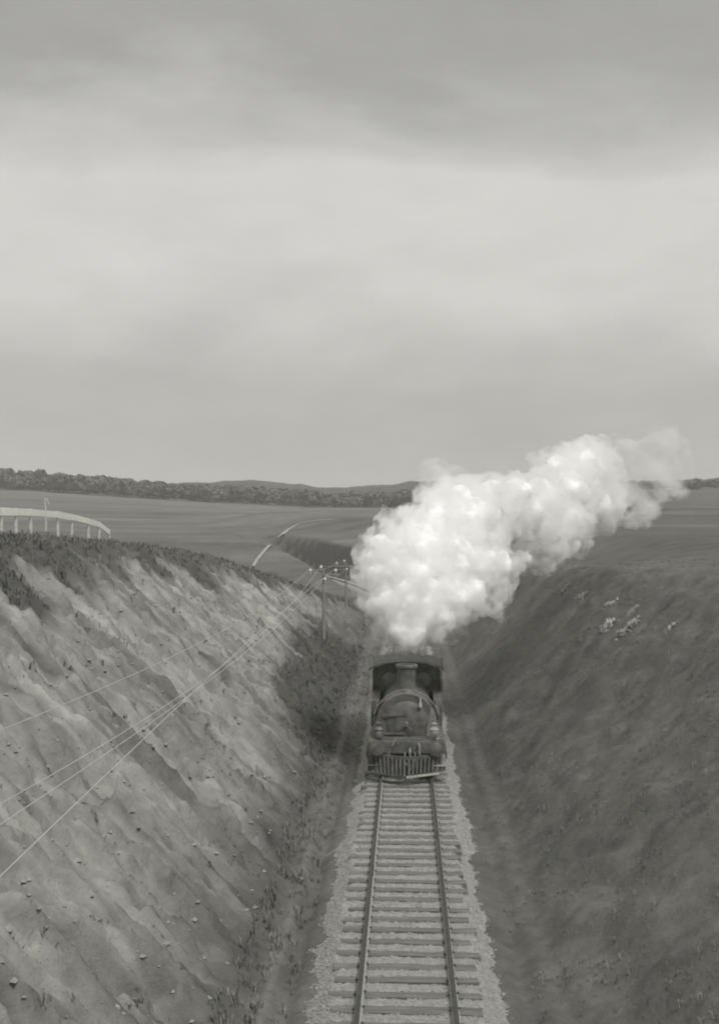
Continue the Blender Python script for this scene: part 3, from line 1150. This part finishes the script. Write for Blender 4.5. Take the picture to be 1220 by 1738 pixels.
# ------------------------------------------------------------------ grass
def blades(name, base, height, tones, per=7, spread=.10, width=.016, lean=.55):
    n = len(base)
    m = n * per
    P = np.repeat(base, per, 0)
    hgt = np.repeat(height, per) * (.55 + .6 * rng.random(m))
    tn_ = np.repeat(tones, per) * (.75 + .5 * rng.random(m))
    a, b_ = rng.random(m) * 6.283, rng.random(m) * 6.283
    r_ = spread * np.sqrt(rng.random(m)) * np.repeat(height, per) / .25
    root = P + np.stack([r_ * np.cos(b_), r_ * np.sin(b_), np.full(m, -.04)], 1)
    ln = lean * (.3 + rng.random(m))
    dirv = np.stack([np.cos(a), np.sin(a)], 1)
    wv = np.stack([-np.sin(a), np.cos(a), np.zeros(m)], 1) * (width * np.repeat(height, per) / .25)[:, None]
    mid = root + np.stack([dirv[:, 0] * ln * hgt * .35, dirv[:, 1] * ln * hgt * .35, hgt * .65], 1)
    tip = root + np.stack([dirv[:, 0] * ln * hgt, dirv[:, 1] * ln * hgt, hgt * (1 - .25 * ln)], 1)
    v = np.stack([root - wv, root + wv, mid + wv * .7, mid - wv * .7, tip], 1).reshape(-1, 3)
    k = (np.arange(m) * 5)[:, None]
    f = np.concatenate([k + np.array([[0, 1, 2]]), k + np.array([[0, 2, 3]]), k + np.array([[3, 2, 4]])], 0)
    return np_mesh(name, v, f, M['grass'], attr=np.repeat(tn_, 5), smooth=False)


def sample(n, x0, x1, y0, y1):
    y = y0 * np.exp(rng.random(n) * math.log(y1 / y0))
    x = x0 + (x1 - x0) * rng.random(n)
    z, t, fce, bare, dark, dep = land(x, y)
    return np.stack([x, y, z], 1), t, fce, bare, dark


# right bank and the ground above it
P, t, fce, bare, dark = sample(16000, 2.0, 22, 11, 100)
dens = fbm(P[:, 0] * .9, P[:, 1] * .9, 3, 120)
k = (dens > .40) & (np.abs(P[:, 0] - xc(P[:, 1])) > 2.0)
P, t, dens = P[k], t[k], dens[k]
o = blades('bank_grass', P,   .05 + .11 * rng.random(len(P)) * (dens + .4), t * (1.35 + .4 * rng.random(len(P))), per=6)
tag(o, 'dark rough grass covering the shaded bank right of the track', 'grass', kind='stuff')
# crest and lower dark part of the left bank
P, t, fce, bare, dark = sample(46000, -24, -1.9, 13, 105)
k = (bare < .25) & (rng.random(len(P)) < np.where(np.abs(P[:, 0]) < 2.7, .35, np.where(dark > .4, .9, .75)))
P, t = P[k], t[k]
o = blades('crest_grass', P, .08 + .20 * rng.random(len(P)), t * (1.25 + .5 * rng.random(len(P))), per=6)
tag(o, 'rough grass along the crest and foot of the earth bank', 'grass', kind='stuff')
# scattered weeds on bare earth
P, t, fce, bare, dark = sample(1300, -13, -2.8, 12, 75)
cl_ = fbm(P[:, 0] * .7, P[:, 1] * .7, 3, 131)
k = (bare > .5) & (cl_ > .52)
P = P[k]
o = blades('bank_weeds', P, .05 + .13 * rng.random(len(P)) ** 2, .13 + .10 * rng.random(len(P)), per=9, spread=.13, width=.022)
tag(o, 'small dark weeds dotted over the bare earth bank', 'weeds', kind='stuff')
# clods and stones on the bare earth
P, t, fce, bare, dark = sample(5000, -13, -2.6, 11, 70)
k = (bare > .4)
P = P[k]
o = scatter_stones('earth_clods', P, .015 + .06 * rng.random(len(P)) ** 3, material('clod', .28, .95, .3, 3, .01, 20, spec=.1))
tag(o, 'loose clods and stones lying on the bare earth bank', 'clods', kind='stuff')

# pale tussocks on the right bank
TU = [(988, 1012, 14, 'small pale tussock nearest the steam on the dark bank'), (1034, 1028, 17, 'pale tussock in the upper middle of the tussock cluster'),
      (1072, 1036, 13, 'flat pale tussock on the upper right of the cluster'), (1030, 1062, 18, 'broad pale tussock low in the cluster on the dark bank'),
      (1056, 1076, 14, 'lowest pale tussock of the cluster on the dark bank'), (1076, 1056, 15, 'pale tussock on the right side of the cluster'),
      (1140, 1062, 12, 'lone greyish tussock well right of the cluster'), (960, 1000, 10, 'tiny greyish tussock just under the crest of the dark bank')]
for px, py, rp, lb in TU:
    p = hit(px, py, 15, 110)
    rr = rp / F * p.y
    q = rng.normal(size=(36, 2)) * rr * .40
    bp_ = np.stack([p.x + q[:, 0], p.y + q[:, 1], np.zeros(36)], 1)
    bp_[:, 2] = land(bp_[:, 0], bp_[:, 1])[0]
    o = blades('grass_tussock', bp_, np.full(36, rr * .38) * (.6 + .6 * rng.random(36)), .50 + .15 * rng.random(36), per=10, spread=.2, width=.03, lean=1.3)
    tag(o, lb, 'tussock', 'pale tussocks on the dark bank')


# ------------------------------------------------------------------ woods and hills
def crown(n_cl, h_, wd, sd):
    """leaf clumps of a broad crown: quads spread through several lobes."""
    r_ = np.random.default_rng(sd)
    vs, fs, tn_ = [], [], []
    for c in range(n_cl):
        a, q = r_.random() * 6.283, math.sqrt(r_.random()) * wd * .36
        cz = h_ * (.38 + .46 * r_.random())
        ctr = np.array([q * math.cos(a), q * math.sin(a), cz])
        rad = wd * (.11 + .12 * r_.random())
        tl_ = .085 + .07 * r_.random()
        for k in range(16):
            d = r_.normal(size=3)
            d /= np.linalg.norm(d)
            p = ctr + d * rad * (.7 + .4 * r_.random()) * np.array([1, 1, .8])
            u = np.cross(d, r_.normal(size=3))
            u /= np.linalg.norm(u) + 1e-9
            w_ = np.cross(d, u)
            s = rad * (.34 + .25 * r_.random())
            i = len(vs)
            vs += [p - u * s - w_ * s * .6, p + u * s - w_ * s * .7, p + u * s * .8 + w_ * s, p - u * s * .9 + w_ * s * .8]
            fs.append((i, i + 1, i + 2, i + 3))
            tn_ += [tl_ * (.8 + .4 * r_.random())] * 4
    return np.array(vs), np.array(fs), np.array(tn_)


PROTO = [crown(15, 1.0, .95, 200 + k) for k in range(8)]
wv, wf, wt = [], [], []
cnt = 0


def add_tree(x, y, h_):
    global cnt
    v, f, t = PROTO[random.randrange(8)]
    a = random.random() * 6.283
    rot = np.array([[math.cos(a), -math.sin(a), 0], [math.sin(a), math.cos(a), 0], [0, 0, 1]])
    wd = h_ * random.uniform(.85, 1.3)
    vv = (v @ rot.T) * np.array([wd, wd, h_]) + np.array([x, y, ground(x, y) - .12 * h_])
    wv.append(vv)
    wf.append(f + cnt)
    wt.append(t * random.uniform(.8, 1.2))
    cnt += len(v)


for k in range(1150):
    px = random.uniform(-120, 760)
    Yd = random.uniform(860, 1080)
    p = at(px, 850, Yd)
    hgt = random.triangular(6, 17, 10) * (1.15 if px < 200 else 1)
    add_tree(p.x, p.y, hgt)
for k in range(420):
    px = random.uniform(880, 1400)
    Yd = random.uniform(900, 1250)
    p = at(px, 850, Yd)
    add_tree(p.x, p.y, random.uniform(6, 11))
o = np_mesh('woodland', np.concatenate(wv), np.concatenate(wf), M['leaf'], attr=np.concatenate(wt), smooth=False)
tag(o, 'dark belt of woodland along the far edge of the fields', 'woodland', kind='stuff')
# single trees that stand above the wood at the left
SK = [(18, 17), (36, 17.5), (70, 18), (100, 15), (108, 15), (150, 14), (205, 14)]
SKL = ['leftmost tall tree on the woodland skyline, at the very edge of the picture', 'second tall skyline tree from the left edge of the picture',
       'tallest rounded tree on the woodland skyline, straight above the forked stake', 'skyline tree just right of the tallest rounded one',
       'skyline tree close beside its left neighbour, above the middle of the white fence', 'skyline tree above the falling right end of the white fence',
       'rightmost tall tree on the woodland skyline, just past the end of the white fence']
for i, (px, hgt) in enumerate(SK):
    p = at(px, 850, 905)
    t = empty('tree', (p.x, p.y, ground(p.x, p.y)))
    tag(t, SKL[i], 'tree', 'tall trees above the woodland skyline')
    v, f, tt = PROTO[i % 8]
    np_mesh('crown', v * np.array([hgt * .8, hgt * .8, hgt]), f, M['leaf'], t, attr=tt, smooth=False)
    bm = NB()
    tube(bm, [(0, 0, -1), (.1, 0, hgt * .3), (.2, .1, hgt * .65)], [.4, .32, .15], 8)
    tube(bm, [(.1, 0, hgt * .3), (hgt * .15, .2, hgt * .55)], [.2, .08], 6)
    tube(bm, [(.1, 0, hgt * .35), (-hgt * .15, -.2, hgt * .6)], [.2, .08], 6)
    obj('trunk', bm, M['bark'], t, True)

# distant hills
HX = [-400, 0, 200, 300, 350, 400, 445, 480, 510, 545, 580, 620, 660, 700, 740, 820, 900, 980, 1060, 1120, 1180, 1240, 1600]
HY = [826, 828, 824, 818, 815, 813, 812, 815, 820, 826, 825, 822, 820, 813, 815, 822, 826, 832, 834, 829, 824, 820, 812]
hf = pch(HX, HY)
pxs = np.arange(-400, 1600, 4.0)
rows = [(1120, 0), (1180, .22), (1270, .55), (1380, .85), (1500, 1.0), (1680, .9), (1950, .5), (2400, 0)]
vs, fs = [], []
for j, (Yd, fr) in enumerate(rows):
    for px in pxs:
        pt = at(px, 850, 1500)
        x_ = pt.x * (.75 + .25 * Yd / 1500)
        peak = float(at(px, float(hf(px)), 1500).z)
        base = 2.0
        nz = (fbm(np.array([px * .03]), np.array([Yd * .01]), 4, 140)[0] - .5) * 9 * fr
        vs.append((x_, Yd, base + (peak - base - 2) * fr + nz * .6))
n_ = len(pxs)
for j in range(len(rows) - 1):
    for i in range(n_ - 1):
        a = j * n_ + i
        fs.append((a, a + 1, a + n_ + 1, a + n_))
o = np_mesh('hills', vs, fs, M['hill'])
o['kind'] = 'structure'

# ------------------------------------------------------------------ thin haze over the whole valley
bm = NB()
box(bm, -3400, 3400, -120, 4600, -9, 110)
hz = bpy.data.materials.new('haze_air')
hz.use_nodes = True
t = hz.node_tree
t.nodes.clear()
oo = N(t, 'ShaderNodeOutputMaterial')
pv = N(t, 'ShaderNodeVolumePrincipled')
pv.inputs['Color'].default_value = (.93, .925, .89, 1)
pv.inputs['Density'].default_value = .0003
t.links.new(pv.outputs[0], oo.inputs['Volume'])
o = obj('haze', bm, hz)
o['kind'] = 'stuff'
